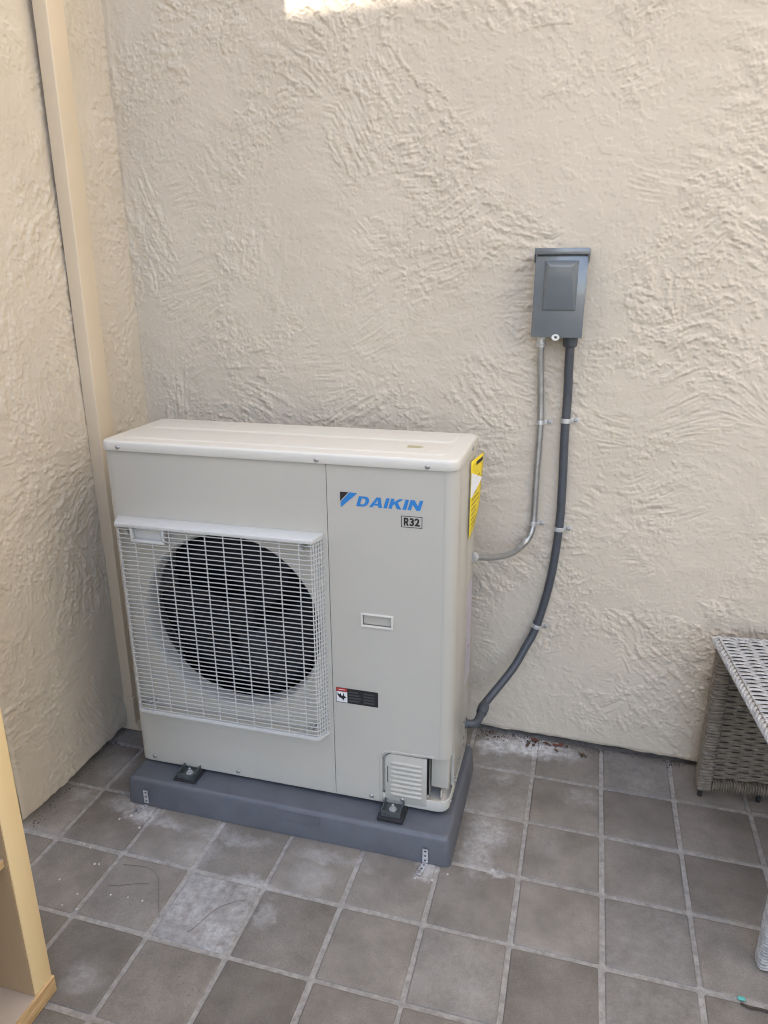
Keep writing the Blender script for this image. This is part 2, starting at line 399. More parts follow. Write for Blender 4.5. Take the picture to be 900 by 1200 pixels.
# ------------------------------------------------------------------ ground and floor
g = MB(); g.add([(-300, -300, -.06), (300, -300, -.06), (300, 300, -.06), (-300, 300, -.06)], [(0, 1, 2, 3)])
gr = g.build('ground', 'soil'); gr['kind'] = 'structure'
g = MB(); g.box((-.5, -3.7, -.055), (6.1, .62, -.0035)); pav = g.build('pavement', 'grout'); pav['kind'] = 'structure'
TY, TOX, TOY, TP, GW = -.0073, 1.1492, .3608, .2091, .0125
def tile_mesh(seed):
    rg = random.Random(seed); h = (TP-GW)/2; rings = []
    n = 3
    for (ins, z) in ((0, -.02), (0, -.0035), (.0012, -.001), (.004, 0.0)):
        ring = []
        for (cx, cy, a0) in ((-1, -1, 180), (1, -1, 270), (1, 1, 0), (-1, 1, 90)):
            rr = .004
            for k in range(n):
                a = R(a0+90*k/(n-1))
                ring.append((cx*(h-ins-rr)+rr*math.cos(a), cy*(h-ins-rr)+rr*math.sin(a), z))
        rings.append(ring)
    m = MB(); m.loft(rings, False, True)
    me = bpy.data.meshes.new('tile'); me.from_pydata(m.v, [], m.f); me.materials.append(M['tile'])
    me.shade_smooth(); me.set_sharp_from_angle(angle=R(60))
    return me
TM = tile_mesh(0)
rt = random.Random(5)
for j in range(-1, 12):
    for i in range(-7, 9):
        cx, cy = (i+.5)*TP, -(j+.5)*TP
        x = TOX+cx*math.cos(TY)-cy*math.sin(TY); y = TOY+cx*math.sin(TY)+cy*math.cos(TY)
        if y > .56: continue
        o = bpy.data.objects.new('tile', TM); COL.objects.link(o); o.parent = pav
        o.location = (x+rt.uniform(-.0015, .0015), y+rt.uniform(-.0015, .0015), rt.uniform(-.0012, .0006))
        o.rotation_euler = (rt.uniform(-.003, .003), rt.uniform(-.003, .003), TY+rt.uniform(-.008, .008))
        o['dust'] = .8 if abs(x-.427) < .1 and abs(y+.366) < .1 else (.22 if rt.random() < .14 else 0.0)

# ------------------------------------------------------------------ the back wall
WY, WYAW = .5766, -.0222
bw = thing('stucco_wall', 'long beige stucco wall behind the heat pump carrying the grey switch box', 'wall', (0, WY, 0), (0, 0, WYAW))
res = .0022; x0, x1, z0, z1 = -.27, 1.93, .021, 2.33
nu = int((x1-x0)/res)+1; nv = int((z1-z0)/res)+1
HB = stucco(nu, nv, res, 3)
def fb():
    X, Z = np.meshgrid(x0+np.arange(nu)*res, z0+np.arange(nv)*res)
    rgn = np.random.default_rng(8); edge = blur(rgn.standard_normal((1, nu)).repeat(3, 0), 6, 0.01)[0]; edge = nrm(edge)
    Z = Z.copy(); Z[0] += .0012*edge; Z[1] += .0007*edge
    rnd = np.exp(-((Z-z0)/.006)**2)*.006          # rounded lower lip
    crn = np.exp(-np.clip(X+.235, 0, 9)/.012)*.004   # plaster built up in the inside corner
    return np.stack([X, -HB+rnd-crn, Z], -1)
relief_mesh('plaster_coat', nu, nv, fb, 'stucco', bw)
g = MB(); g.box((-.26, .001, 2.329), (1.9285, .25, 6.4)); g.box((1.9285, .001, .021), (7, .25, 6.4)); g.build('upper_plaster', 'stucco_far', bw)
g = MB(); g.box((-.26, .012, .0205), (1.928, .25, 2.328)); g.build('wall_core', 'concrete_dark', bw)
g = MB(); g.box((-.3, .035, -.05), (7, .25, .020)); g.build('footing', 'concrete_dark', bw)

# ------------------------------------------------------------------ the left wall (end of a wing)
lw = thing('stucco_wall', 'beige stucco wing wall that the tan line cover runs up', 'wall', (0, 0, 0))
res2 = .0027; ya, yb = -.25, .59
nu2 = int((yb-ya)/res2)+1; nv2 = int((z1-z0)/res2)+1
HL = stucco(nu2, nv2, res2, 29, bias=-.5, fine=.75)
def fl():
    Y, Z = np.meshgrid(ya+np.arange(nu2)*res2, z0+np.arange(nv2)*res2)
    rgn = np.random.default_rng(18); edge = nrm(blur(rgn.standard_normal((1, nu2)).repeat(3, 0), 5, .01)[0])
    Z = Z.copy(); Z[0] += .0028*edge; Z[1] += .0018*edge; Z[2] += .0008*edge
    rnd = np.exp(-((Z-z0)/.004)**2)*.004+np.exp(-((Y-ya)/.005)**2)*.006
    bulge = .004*np.sin((Y-ya)*4.2)
    X = -.222-.013*Z+HL*.9-rnd+bulge
    return np.stack([X, Y, Z], -1)[:, ::-1]
relief_mesh('plaster_coat', nu2, nv2, fl, 'stucco', lw)
g = MB(); g.box((-4, ya+.004, .021), (-.262, .62, 2.328)); g.build('wall_core', 'stucco_far', lw)
g = MB(); g.box((-4, ya+.002, 2.329), (-.256, .62, 6.4)); g.build('upper_plaster', 'stucco_far', lw)
g = MB(); g.box((-4, ya+.05, -.05), (-.33, .6, .017)); g.build('footing', 'concrete_dark', lw)

# ------------------------------------------------------------------ the house across the court (behind the camera): its roof edge shades the court
HY = -3.8
HZ = 2.187+((.569-HY)/.814)*math.tan(SUN_EL)
oh = thing('house', 'two storey beige stucco house across the patio', 'house', (-1.5, HY-.4, 0))
def O(m): m.o = (-1.5, HY-.4, 0); return m
g = O(MB()); g.box((-8, HY-4.4, -.05), (-.3, HY-.4, HZ-.12)); g.build('wall', 'stucco_far', oh)
g = O(MB()); g.box((-8.4, HY-4.8, HZ-.12), (.1, HY, HZ)); rf = g.build('roof', 'rooftile', oh)
for wx in (-6.5, -4.0, -1.4):
    for wz in (1.0, 3.8):
        g = O(MB()); g.box((wx-.6, HY-.42, wz), (wx+.6, HY-.34, wz+1.2)); w_ = g.build('window', 'trim', oh)
        for s_ in (-1, 1):
            g = O(MB()); g.box((wx+min(0, s_)*.53+.03*(s_ > 0), HY-.345, wz+.07), (wx+max(0, s_)*.53-.03*(s_ < 0), HY-.335, wz+1.13)); g.build('pane', 'winglass', w_)

# ------------------------------------------------------------------ unseen white wall added on the right to bounce sunlight into the court
NO = (3.5, -1.2, 0)
gw = thing('bounce_wall', 'unseen white rendered wall added at the right of the patio to bounce sunlight', 'house', NO)
g = MB(NO); g.box((3.4, -3.2, -.05), (6.4, .44, 6.0)); g.build('wall', 'white_render', gw)
g = MB(NO); g.box((3.25, -3.35, 6.002), (6.6, .44, 6.12)); g.build('roof', 'rooftile', gw)

# ------------------------------------------------------------------ line cover on the left wall
dc = thing('line_cover', 'tan plastic refrigerant line cover running down the wing wall to the floor', 'pipe cover', (-.235, .28, 0))
def D_(): return MB((-.235, .28, 0))
def cov(z, gx=0, gy=0): return [(p[0], p[1], z) for p in rrect(-.229, -.187+gx, .243-gy, .313+gy, (.001, .0035, .0035, .001), 0, 4)]
g = D_(); g.loft([cov(.125), cov(1.02)]); g.build('cover_channel', 'duct', dc, True)
g = D_(); g.loft([cov(1.0202), cov(5.2)]); g.build('cover_channel', 'duct', dc, True)
g = D_(); g.loft([cov(.095, .003, .003), cov(.125, .003, .003)]); g.build('coupling', 'duct', dc, True)
g = D_(); g.loft([cov(.028, .001, .001), cov(.095)]); g.build('cover_channel', 'duct', dc, True)
g = D_(); g.loft([[(-.26, .235, .004), (-.165, .235, .004), (-.165, .335, .004), (-.26, .335, .004)], [(-.26, .243, .028), (-.186, .243, .028), (-.186, .32, .028), (-.26, .32, .028)]]); g.build('end_boot', 'duct', dc)

# ------------------------------------------------------------------ equipment pad
pd = thing('equipment_pad', 'slate grey composite pad under the heat pump', 'pad', (.4815, .13, 0), (0, 0, .002))
PO = (.4815, .13, 0)
g = MB(PO); px0, px1, py0, py1, hp = .0013, .9617, -.0729, .345, .0886
g.loft([rrect(px0-.006, px1+.006, py0-.006, py1+.006, (.016,)*4, 0.001), rrect(px0-.001, px1+.001, py0-.001, py1+.001, (.014,)*4, hp-.012),
        rrect(px0+.002, px1-.002, py0+.002, py1-.002, (.013,)*4, hp-.005), rrect(px0+.007, px1-.007, py0+.007, py1-.007, (.012,)*4, hp-.001), rrect(px0+.013, px1-.013, py0+.013, py1-.013, (.01,)*4, hp)])
g.build('pad_body', 'pad', pd, True)
g = MB(PO); g.loft([[(x, y-.0034, z) for x, y, z in ((.49, py0-.0028, .052), (.60, py0-.0028, .052), (.60, py0-.0005, .077), (.49, py0-.0005, .077))],
                    [(x, y+.006, z) for x, y, z in ((.49, py0-.0028, .052), (.60, py0-.0028, .052), (.60, py0-.0005, .077), (.49, py0-.0005, .077))]]); g.build('name_plate', 'pad', pd)

# perforated anchor straps
def cell(m, o, ux, uy, w, l_, hole=True):
    """one cell of a perforated strip with a real hole"""
    o, ux, uy = Vector(o), Vector(ux), Vector(uy); n = 16; nor = ux.cross(uy).normalized()*.0007
    sq, ci = [], []
    for k in range(n):
        a = 2*math.pi*k/n+.0001; c, s = math.cos(a), math.sin(a); q = 1/max(abs(c), abs(s))
        sq.append(o+ux*(c*q*w/2)+uy*(s*q*l_/2)); ci.append(o+ux*(c*w*.24)+uy*(s*w*.24))
    if not hole:
        m.loft([[tuple(p-nor) for p in sq], [tuple(p+nor) for p in sq]]); return
    V = [tuple(p+nor) for p in sq]+[tuple(p+nor) for p in ci]+[tuple(p-nor) for p in ci]+[tuple(p-nor) for p in sq]
    F = []
    for k in range(n):
        j = (k+1) % n
        for a in range(4):
            b = (a+1) % 4; F.append((a*n+k, a*n+j, b*n+j, b*n+k))
    m.add(V, F)
def strap(x, dx, label, ztop, n_floor):
    t = thing('anchor_strap', label, 'strap', (x, py0-.008, 0))
    w = .0145; y = py0-.0085
    m = MB((x, py0-.008, 0)); k = 0; z = ztop-w/2
    while z-w/2 > .002: cell(m, (x, y, z), (1, 0, 0), (0, 0, 1), w, w); z -= w
    m.build('upright', 'galv', t)
    m = MB((x, py0-.008, 0)); dr = Vector((dx, -1, 0)).normalized(); sx = Vector((-dr.y, dr.x, 0))
    for k in range(n_floor): cell(m, Vector((x, y, .0035))+dr*(w*(k+.45)), tuple(sx), tuple(dr), w, w)
    m.build('floor_leg', 'galv', t)
    p = Vector((x, y, .004))+dr*(w*(n_floor-.5))
    m = MB((x, py0-.008, 0)); m.cyl(p, (0, 0, 1), .0052, .004, 6); m.build('anchor_screw', 'zinc', t)
strap(.9005, -.25, 'perforated galvanised strap at the front corner of the pad below the louvred plate', .05, 3)
strap(.0610, -.45, 'perforated galvanised strap on the front of the pad by the wing wall', .056, 3)

# ------------------------------------------------------------------ heat pump
HPO = (.47, .15, .0886)
hp_ = thing('heat_pump', 'ivory outdoor heat pump unit with square fan grille on grey pad', 'heat pump', (.4741, .15, .0886), (0, -.008, 0))
def U(): return MB(HPO)
ZB, ZL, YB = .105, 1.064, .30
# cabinet: left front panel with the round fan opening
FC, FR = (.336, .598), .258
g = U(); N = 96
rectx0, rectx1 = .022, .6207
per = []
for k in range(N):
    a = 2*math.pi*k/N; c, s = math.cos(a), math.sin(a)
    tx = ((rectx1 if c > 0 else rectx0)-FC[0])/c if abs(c) > 1e-9 else 1e9
    tz = ((ZL+.004 if s > 0 else ZB)-FC[1])/s if abs(s) > 1e-9 else 1e9
    t = min(tx, tz); per.append([FC[0]+c*t, FC[1]+s*t])
for cxz in ((rectx0, ZB), (rectx1, ZB), (rectx0, ZL+.004), (rectx1, ZL+.004)):
    i = min(range(N), key=lambda i: (per[i][0]-cxz[0])**2+(per[i][1]-cxz[1])**2); per[i] = list(cxz)
rings = [[(p[0], .010, p[1]) for p in per], [(p[0], 0, p[1]) for p in per]]
bell = [(0, 0), (-.002, .002), (-.005, .007), (-.007, .015), (-.007, .05)]
rings += [[(FC[0]+(FR+dr)*math.cos(2*math.pi*k/N), yy, FC[1]+(FR+dr)*math.sin(2*math.pi*k/N)) for k in range(N)] for dr, yy in bell[:1]]
g.loft(rings, False, False); g.build('front_panel', 'cabinet', hp_, True)
g = U(); g.loft([[(FC[0]+(FR+dr)*math.cos(2*math.pi*k/N), yy, FC[1]+(FR+dr)*math.sin(2*math.pi*k/N)) for k in range(N)] for dr, yy in bell], False, False); g.build('fan_shroud', 'shroud', hp_, True)
# left side with rounded front corner
def plan_left(z):
    pts = [(.0225, .0, z)]+[(.02-.02*math.sin(R(a)), .02-.02*math.cos(R(a)), z) for a in (0, 22, 45, 68, 90)]+[(0, YB, z)]
    return pts+[(p[0]+.004, p[1]+.004, z) for p in reversed(pts)]
g = U(); g.loft([plan_left(ZB), plan_left(ZL+.004)]); g.build('side_panel', 'cabinet', hp_, True)
# service panel with rounded right corner and the cut-out for the piping
SR = .031
cols = [(.6222, 0, ZB), (.7565, 0, ZB), (.757, 0, .235)]
for a in range(0, 91, 15): cols.append((.779-.022*math.cos(R(a)), 0, .245+.022*math.sin(R(a))))
cols += [(.86, 0, .269), (.908, 0, .271), (.9135, 0, .271)]
for a in range(10, 91, 10): cols.append((.9140+SR*math.sin(R(a)), SR-SR*math.cos(R(a)), .271+(.012*max(0, (a-45)/45)**2)))
cols += [(.9451, .045, .29), (.9451, .06, .315)]
def inw(c): 
    a = min(1, max(0, (c[0]-.9140)/SR)) if c[1] < SR else 1
    return (c[0]-.007*(1 if c[1] >= SR-1e-6 else a), c[1]+.007*(0 if c[1] >= SR-1e-6 else math.sqrt(max(0, 1-a*a))))
top_ = ZL+.004
hx0, hx1, hz0, hz1 = .703, .789, .637, .6765
cols = cols[:1]+[(hx0+.0055, 0, ZB)]+cols[1:]
i_ = next(k for k, c in enumerate(cols) if c[0] > hx1-.0055)
cols = cols[:i_]+[(hx1-.0055, 0, cols[i_-1][2]+.0004)]+cols[i_:]
g = U(); n_ = len(cols)
g.loft([[(c[0], c[1], c[2]) for c in cols], [(*inw(c), c[2]) for c in cols], [(*inw(c), top_) for c in cols], [(c[0], c[1], top_) for c in cols]], False, False, False)
for a_, b_ in zip(cols[:-1], cols[1:]):
    if a_[0] >= hx0 and b_[0] <= hx1:
        for (lo0, lo1, up) in ((a_[2], b_[2], hz0+.0055), (hz1-.0055, hz1-.0055, top_)):
            g.add([(a_[0], a_[1], lo0), (b_[0], b_[1], lo1), (b_[0], b_[1], up), (a_[0], a_[1], up)], [(0, 1, 2, 3)])
    else: g.add([(a_[0], a_[1], a_[2]), (b_[0], b_[1], b_[2]), (b_[0], b_[1], top_), (a_[0], a_[1], top_)], [(0, 1, 2, 3)])
me_ = bpy.data.meshes.new('service_panel'); me_.from_pydata(g.v, [], g.f)
bm = bmesh.new(); bm.from_mesh(me_); bmesh.ops.remove_doubles(bm, verts=bm.verts, dist=.00002); bmesh.ops.recalc_face_normals(bm, faces=bm.faces); bm.to_mesh(me_); bm.free()
sp = link('service_panel', me_, 'cabinet', hp_, True)
g = U(); g.tube([(.7505, -.0003, .112)]+[(.7505, -.0003, .235)]+[(.779-.0285*math.cos(R(a)), -.0003, .245+.0285*math.sin(R(a))) for a in range(0, 91, 15)]+[(.86, -.0003, .2752), (.90, -.0003, .2765)], .0017, 6); g.build('cutout_rim', 'cabinet', sp, True)
g = U(); g.box((.9138, -.0006, .274), (.9146, .002, ZL)); g.build('corner_crease', 'shroud', sp)
# right side
g = U(); g.box((.936, .058, .150), (.9445, .20, ZL+.004)); g.build('side_panel', 'cabinet', hp_, bevel=.001)
g = U(); g.box((.932, .203, .125), (.9435, YB, ZL+.004)); g.build('rear_side_panel', 'cabinet', hp_, bevel=.001)
g = U(); g.box((.887, .030, .158), (.9355, .075, .275)); g.build('corner_block', 'cabinet', hp_, bevel=.003)
# base tray
g = U()
g.loft([rrect(.004, .938, .006, YB-.002, (.018, .03, .01, .01), .098), rrect(.002, .940, .004, YB, (.018, .03, .01, .01), .102), rrect(.002, .941, .004, YB, (.018, .03, .01, .01), .132),
        rrect(.005, .938, .007, YB-.003, (.017, .028, .01, .01), .132), rrect(.006, .937, .008, YB-.004, (.017, .028, .01, .01), .118)])
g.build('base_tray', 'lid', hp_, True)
g = U(); g.box((.914, .03, .118), (.9165, .16, .150)); g.build('tray_divider', 'lid', hp_)
# interior: coil and bulkheads
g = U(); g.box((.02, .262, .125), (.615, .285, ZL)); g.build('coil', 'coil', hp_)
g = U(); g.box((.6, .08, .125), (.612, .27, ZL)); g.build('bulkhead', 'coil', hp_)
g = U(); g.box((.01, .286, .105), (.94, YB-.001, ZL)); g.build('back_panel', 'cabinet', hp_)
g = U(); g.box((.752, .0125, .132), (.8835, .05, .268)); g.build('cavity_back', 'cabinet', hp_)
g = U(); g.box((.8812, .0035, .150), (.8852, .012, .262)); g.build('slit', 'black', hp_)
# lid
def lr(z, i, dz=0): return rrect(-.0015+i, .9465-i, -.0055+i, YB+.004-i, (.022, .033, .022, .015), z, 6)
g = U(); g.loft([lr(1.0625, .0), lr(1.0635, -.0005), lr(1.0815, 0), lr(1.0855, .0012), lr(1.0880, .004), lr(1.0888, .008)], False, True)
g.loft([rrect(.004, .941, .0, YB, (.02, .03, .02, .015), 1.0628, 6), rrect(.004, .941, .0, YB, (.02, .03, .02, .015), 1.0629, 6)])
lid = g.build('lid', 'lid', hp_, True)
for (a0, a1, b0, b1) in ((.035, .905, .036, .150), (.035, .905, .172, .270)):
    g = U(); g.loft([rrect(a0, a1, b0, b1, (.02,)*4, 1.0886, 5), rrect(a0+.004, a1-.004, b0+.004, b1-.004, (.018,)*4, 1.0906, 5), rrect(a0+.009, a1-.009, b0+.009, b1-.009, (.016,)*4, 1.0912, 5)]); g.build('raised_field', 'lid', lid, True)
g = U(); g.loft([rrect(.772, .872, .083, .116, (.004,)*4, 1.0912, 3), rrect(.772, .872, .083, .116, (.004,)*4, 1.0916, 3)]); ls = g.build('lid_label', 'lidlabel', lid)
for k in range(3):
    g = U(); g.box((.80, .0885+.0085*k, 1.0917), (.835+.006*(k % 2), .0945+.0085*k, 1.0919)); g.build('print_line', 'gold', ls)
# screws
def screw(x, y, z, ax, r=.0046, parent=None, mat='zinc'):
    m = U(); ax = Vector(ax)
    c = Vector((x, y, z)); m.tube([c, c+ax*.0012, c+ax*.0028, c+ax*.0036], [r*1.35, r*1.35, r, r*.55], 12)
    return m.build('screw', mat, parent or hp_, True)
for (x, z) in ((.0518, 1.0725), (.5995, 1.0715), (.8727, 1.0715)): screw(x, -.0058, z, (0, -1, 0))
for (x, z) in ((.045, .119), (.32, .118), (.7255, .1175)): screw(x, 0, z, (0, -1, 0))
screw(.9468, .20, 1.0725, (1, 0, 0), .004); screw(.9448, .13, .19, (1, 0, 0), .004); screw(.9448, .075, .165, (1, 0, 0), .004)
screw(.9412, .10, .126, (1, 0, 0), .004); screw(.9412, .03, .122, (1, 0, 0), .0035)
for z in (.255, .20, .175): screw(.9437, .215, z, (1, 0, 0), .0045)
# handle recess: frame + pocket
def fr(i, y, d=0): return [(hx0+i, y, hz0+i), (hx1-i, y, hz0+i), (hx1-i, y, hz1-i-d), (hx0+i, y, hz1-i-d)]
g = U(); g.loft([fr(0, -.0001), fr(.0006, -.0028), fr(.0040, -.0034), fr(.0056, -.0022), fr(.0058, .002)], False, False)
hf = g.build('handle_frame', 'lid', hp_)
g = U(); g.loft([fr(.0058, .002), fr(.0065, .02), fr(.0085, .048)], False, True); g.build('pocket', 'pocket', hf)
# louvred plate
g = U(); lp = [(.7635, .108), (.880, .108), (.880, .2635), (.785, .2635)]
arc = [(.785-.0215*math.sin(R(a)), .242+.0215*math.cos(R(a))) for a in (20, 40, 60, 80)]
prof = lp+arc
g.loft([[(x, .009, z) for x, z in prof], [(x, .003, z) for x, z in prof]]); lv = g.build('louvred_plate', 'cabinet', hp_, bevel=.0012)
slat = None
for k in range(8):
    z = .134+.0145*k
    if slat is None:
        g = U(); rr_ = []
        for t in range(9):
            a = R(180*t/8); rr_.append((math.cos(a)*.0052, -.0042*math.sin(a)))
        prf = []
        for (x, s_) in ((.779, .15), (.783, .8), (.788, 1), (.858, 1), (.863, .8), (.867, .15)):
            prf.append([(x, .0033+q[1]*s_, z+q[0]*max(.5, s_)) for q in rr_])
        g.loft(prf, True, True, False); slat = g.build('slat', 'cabinet', lv, True)
    else:
        o = bpy.data.objects.new('slat', slat.data); COL.objects.link(o); o.parent = lv; o.location = (0, 0, .0145*k)
g = U(); g.box((.7705, .0022, .170), (.7722, .0032, .222)); g.build('slot', 'black', lv)
screw(.8126, .003, .1205, (0, -1, 0))
# feet
def foot(x, ymid, mat_h):
    zt = .0886-(-.008)*0; drop = -.008*(.47-x); zp = .0886-drop*1.0 if False else .0886+.008*(.47-x)
    m = U(); m.box((x-.036, -.056, zp+.0008), (x+.036, .05, zp+mat_h)); ft = m.build('foot', 'rubber', hp_, bevel=.003)
    m = U(); t = .0028; b = zp+mat_h
    m.box((x-.027, -.048, b), (x+.027, .06, b+t)); m.box((x-.027, -.048, b+t), (x-.027+t, .06, b+.019)); m.box((x+.027-t, -.048, b+t), (x+.027, .06, b+.019)); m.box((x-.027+t, -.048, b+t), (x+.027-t, -.048+t, b+.017))
    m.build('bracket', 'bracket', ft)
    m = U(); m.cyl((x, -.02, b+t), (0, 0, 1), .0105, .002, 20); m.cyl((x, -.02, b+t+.002), (0, 0, 1), .0068, .0055, 6); m.cyl((x, -.02, b+t+.0075), (0, 0, 1), .0036, .008, 12); m.build('bolt', 'galv', ft)
foot(.172, 0, .0045); foot(.7915, 0, .013)
# fan
fa = MB((0, 0, 0)); 
def ring_z(r, y, n=40): return [(FC[0]+r*math.cos(2*math.pi*k/n), y, FC[1]+r*math.sin(2*math.pi*k/n)) for k in range(n)]
g = U(); g.loft([ring_z(.052, .10), ring_z(.055, .05), ring_z(.05, .042), ring_z(.03, .038)]); fan = g.build('fan', 'fan', hp_, True)
for b in range(3):
    g = U(); nr, na = 7, 10; vs = []; fs = []
    for i in range(nr):
        r = .05+(.242-.05)*i/(nr-1); sw = R(86+26*i/(nr-1)); off = R(30*(i/(nr-1))**1.5)
        for k in range(na):
            t = k/(na-1); a = R(120*b+20)+off+sw*t
            vs.append((FC[0]+r*math.cos(a), .052+.05*t+.012*math.sin(t*math.pi), FC[1]+r*math.sin(a)))
    for i in range(nr-1):
        for k in range(na-1): fs.append((i*na+k, i*na+k+1, (i+1)*na+k+1, (i+1)*na+k))
    g.add(vs, fs); bl = g.build('blade', 'fan', fan, True); md = bl.modifiers.new('t', 'SOLIDIFY'); md.thickness = .003
# grille
gz0, gz1 = .309, .866; fx0, fx1, bx0, bx1 = .046, .590, .0225, .6085; gy = -.040
nW = 44; zs = [gz0+.006+(gz1-gz0-.012)*k/(nW-1) for k in range(nW)]
hood_plate = (.083, .182, .826)
def rail(m, pts, w, t):
    """flat-ish rod through pts (horizontal), w = height, t = depth"""
    rings = []
    for i, p in enumerate(pts):
        p = Vector(p); a = Vector(pts[max(0, i-1)]); b = Vector(pts[min(len(pts)-1, i+1)]); d = (b-a).normalized(); nrl = Vector((-d.y, d.x, 0))
        rings.append([tuple(p+nrl*sx*t/2+Vector((0, 0, sz*w/2))) for sx, sz in ((-1, -1), (1, -1), (1, 1), (-1, 1))])
    m.loft(rings)
cr = .008
def gpath(z):
    L = [(bx0, -.0005, z), (fx0-.004, gy+.006, z), (fx0, gy+.0015, z), (fx0+.006, gy, z)]
    Rr = [(fx1-.006, gy, z), (fx1, gy+.0015, z), (fx1+.003, gy+.006, z), (bx1, -.0005, z)]
    return L, Rr
g = U(); rail(g, sum(gpath(gz0-.003), []), .009, .007); grl = g.build('grille', 'grille', hp_)
g = U()
for z in zs:
    L, Rr = gpath(z)
    if z > hood_plate[2] and z < .86:
        rail(g, L+[(hood_plate[0], gy, z)], .0017, .0022); rail(g, [(hood_plate[1], gy, z)]+Rr, .0017, .0022)
    else: rail(g, L+Rr, .0017, .0022)
cw = g.build('cross_wires', 'grille', grl); cw['kind'] = 'stuff'
g = U()
def vbar(x, y, z0_, z1_, w=.0021, d=.0028): g.box((x-w/2, y-d/2, z0_), (x+w/2, y+d/2, z1_))
vx = [fx0, .0820, .1085+.0335] ; vx = [.557-.0515*k for k in range(10)]
for x in vx:
    top = hood_plate[2] if hood_plate[0]+.003 < x < hood_plate[1]-.003 else gz1
    vbar(x, gy+.0022, gz0, top)
for x in (fx0+.001, fx1-.001): vbar(x, gy+.003, gz0, gz1)
for k in range(1, 5):
    f = k/5; vbar(fx1+(bx1-fx1)*f, gy+(0-gy)*f, gz0, gz1, .0028, .0034); vbar(fx0+(bx0-fx0)*f, gy+(0-gy)*f, gz0, gz1, .0028, .0034)
st = g.build('upright_bars', 'grille', grl)
st['kind'] = 'stuff'
# hood along the top
def hood(y0_, z, i): return None
g = U()
A = [(.0215, 0, .8835), (.6095, 0, .8835), (.6095, 0, .866), (.0215, 0, .866)]
B = [(.040, gy-.004, .8765), (.5935, gy-.004, .8765), (.5935, gy-.004, .866), (.040, gy-.004, .866)]
g.loft([A, B]); g.build('hood', 'grille', grl, bevel=.0018)
# hand-hold plate
g = U(); x_0, x_1 = .083, .182; z_0, z_1 = .826, .866
g.box((x_0, gy-.002, z_0), (x_1, gy+.012, z_0+.007)); g.box((x_0, gy-.002, z_0+.007), (x_0+.005, gy+.012, z_1)); g.box((x_1-.005, gy-.002, z_0+.007), (x_1, gy+.012, z_1)); g.box((x_0, gy+.013, z_0), (x_1, gy+.015, z_1))
g.build('hand_hold', 'grille', grl, bevel=.0008)
for (x, z) in ((.066, .847), (.07, .322), (.086, .322), (.560, .847), (.566, .322), (.581, .323)):
    m = U(); m.cyl((x, gy+.006, z), (0, 1, 0), .006, .03, 10); m.build('clip', 'shroud', grl, True)
# fan guard motor bracket seen through the grille
g = U(); g.tube([(.13, .06, .33), (.18, .03, .44)], .006, 6)
# brand mark
def flat(polys, name, mat, parent, x, z, sx, sz, y=-.0007):
    me = curve_mesh([[(px*sx, pz*sz) for px, pz in p] for p in polys])
    for v in me.vertices:
        v.co = (v.co.x+x-HPO[0], y-HPO[1], v.co.y+z-HPO[2])
    me.update()
    o = link(name, me, mat, parent)
    if len(me.polygons) and me.polygons[0].normal.y > 0: me.flip_normals()
    return o
flat([[(0, 1), (.49, 1), (0, .40)]], 'brand_mark', 'ink', hp_, .656, .9545, .0444, .040)
flat([[(.54, 1), (1, .97), (.03, 0), (.03, .35)]], 'brand_mark', 'blue', hp_, .656, .9545, .0444, .040)
def arcp(cx, cy, rx, ry, a0, a1, n=8): return [(cx+rx*math.cos(R(a0+(a1-a0)*k/n)), cy+ry*math.sin(R(a0+(a1-a0)*k/n))) for k in range(n+1)]
GL = {
 'D': (.92, [[(0, 0), (.5, 0)]+arcp(.52, .5, .40, .5, -90, 90)+[(.5, 1), (0, 1)], [(.27, .21), (.27, .79), (.45, .79)]+arcp(.45, .5, .18, .29, 90, -90)+[(.45, .21)]]),
 'A': (1.02, [[(0, 0), (.36, 1), (.70, 1), (1.02, 0), (.74, 0), (.675, .2), (.34, .2), (.27, 0)], [(.40, .38), (.62, .38), (.525, .74)]]),
 'I': (.28, [[(0, 0), (.28, 0), (.28, 1), (0, 1)]]),
 'K': (1.0, [[(0, 0), (.28, 0), (.28, .34), (.40, .46), (.68, 0), (1.02, 0), (.60, .64), (.98, 1), (.62, 1), (.28, .66), (.28, 1), (0, 1)]]),
 'N': (.98, [[(0, 0), (.27, 0), (.27, .58), (.68, 0), (.98, 0), (.98, 1), (.71, 1), (.71, .44), (.31, 1), (0, 1)]]),
}
P_ = []; xc = 0
for ch in 'DAIKIN':
    w_, pl = GL[ch]
    for p in pl: P_.append([(xc+q[0]+q[1]*.24/1.0, q[1]) for q in p])
    xc += w_+.11
tot = xc-.11+.24
flat(P_, 'brand_lettering', 'blue', hp_, .6965, .9607, .1665/tot, .0258)
bx = .809; bz = .9165; bwid = .052; bh = .0292; t_ = .0016
flat([[(0, 0), (bwid, 0), (bwid, bh), (0, bh)], [(t_, t_), (t_, bh-t_), (bwid-t_, bh-t_), (bwid-t_, t_)]], 'badge_frame', 'ink', hp_, bx, bz, 1, 1)
flat([[(0, 0), (.30, 0), (.30, .36), (.37, .36), (.56, 0), (.90, 0), (.67, .42)]+arcp(.56, .70, .29, .30, -62, 90)+[(0, 1)], [(.30, .57), (.30, .79), (.47, .79)]+arcp(.47, .68, .10, .11, 90, -90, 5)+[(.47, .57)]], 'badge_text', 'ink', hp_, bx+.0065, bz+.0045, .0138, bh-.009)
tm = text_mesh('32', .030, .0012, .82)
xs_ = [v.co.x for v in tm.vertices]; ys_ = [v.co.y for v in tm.vertices]
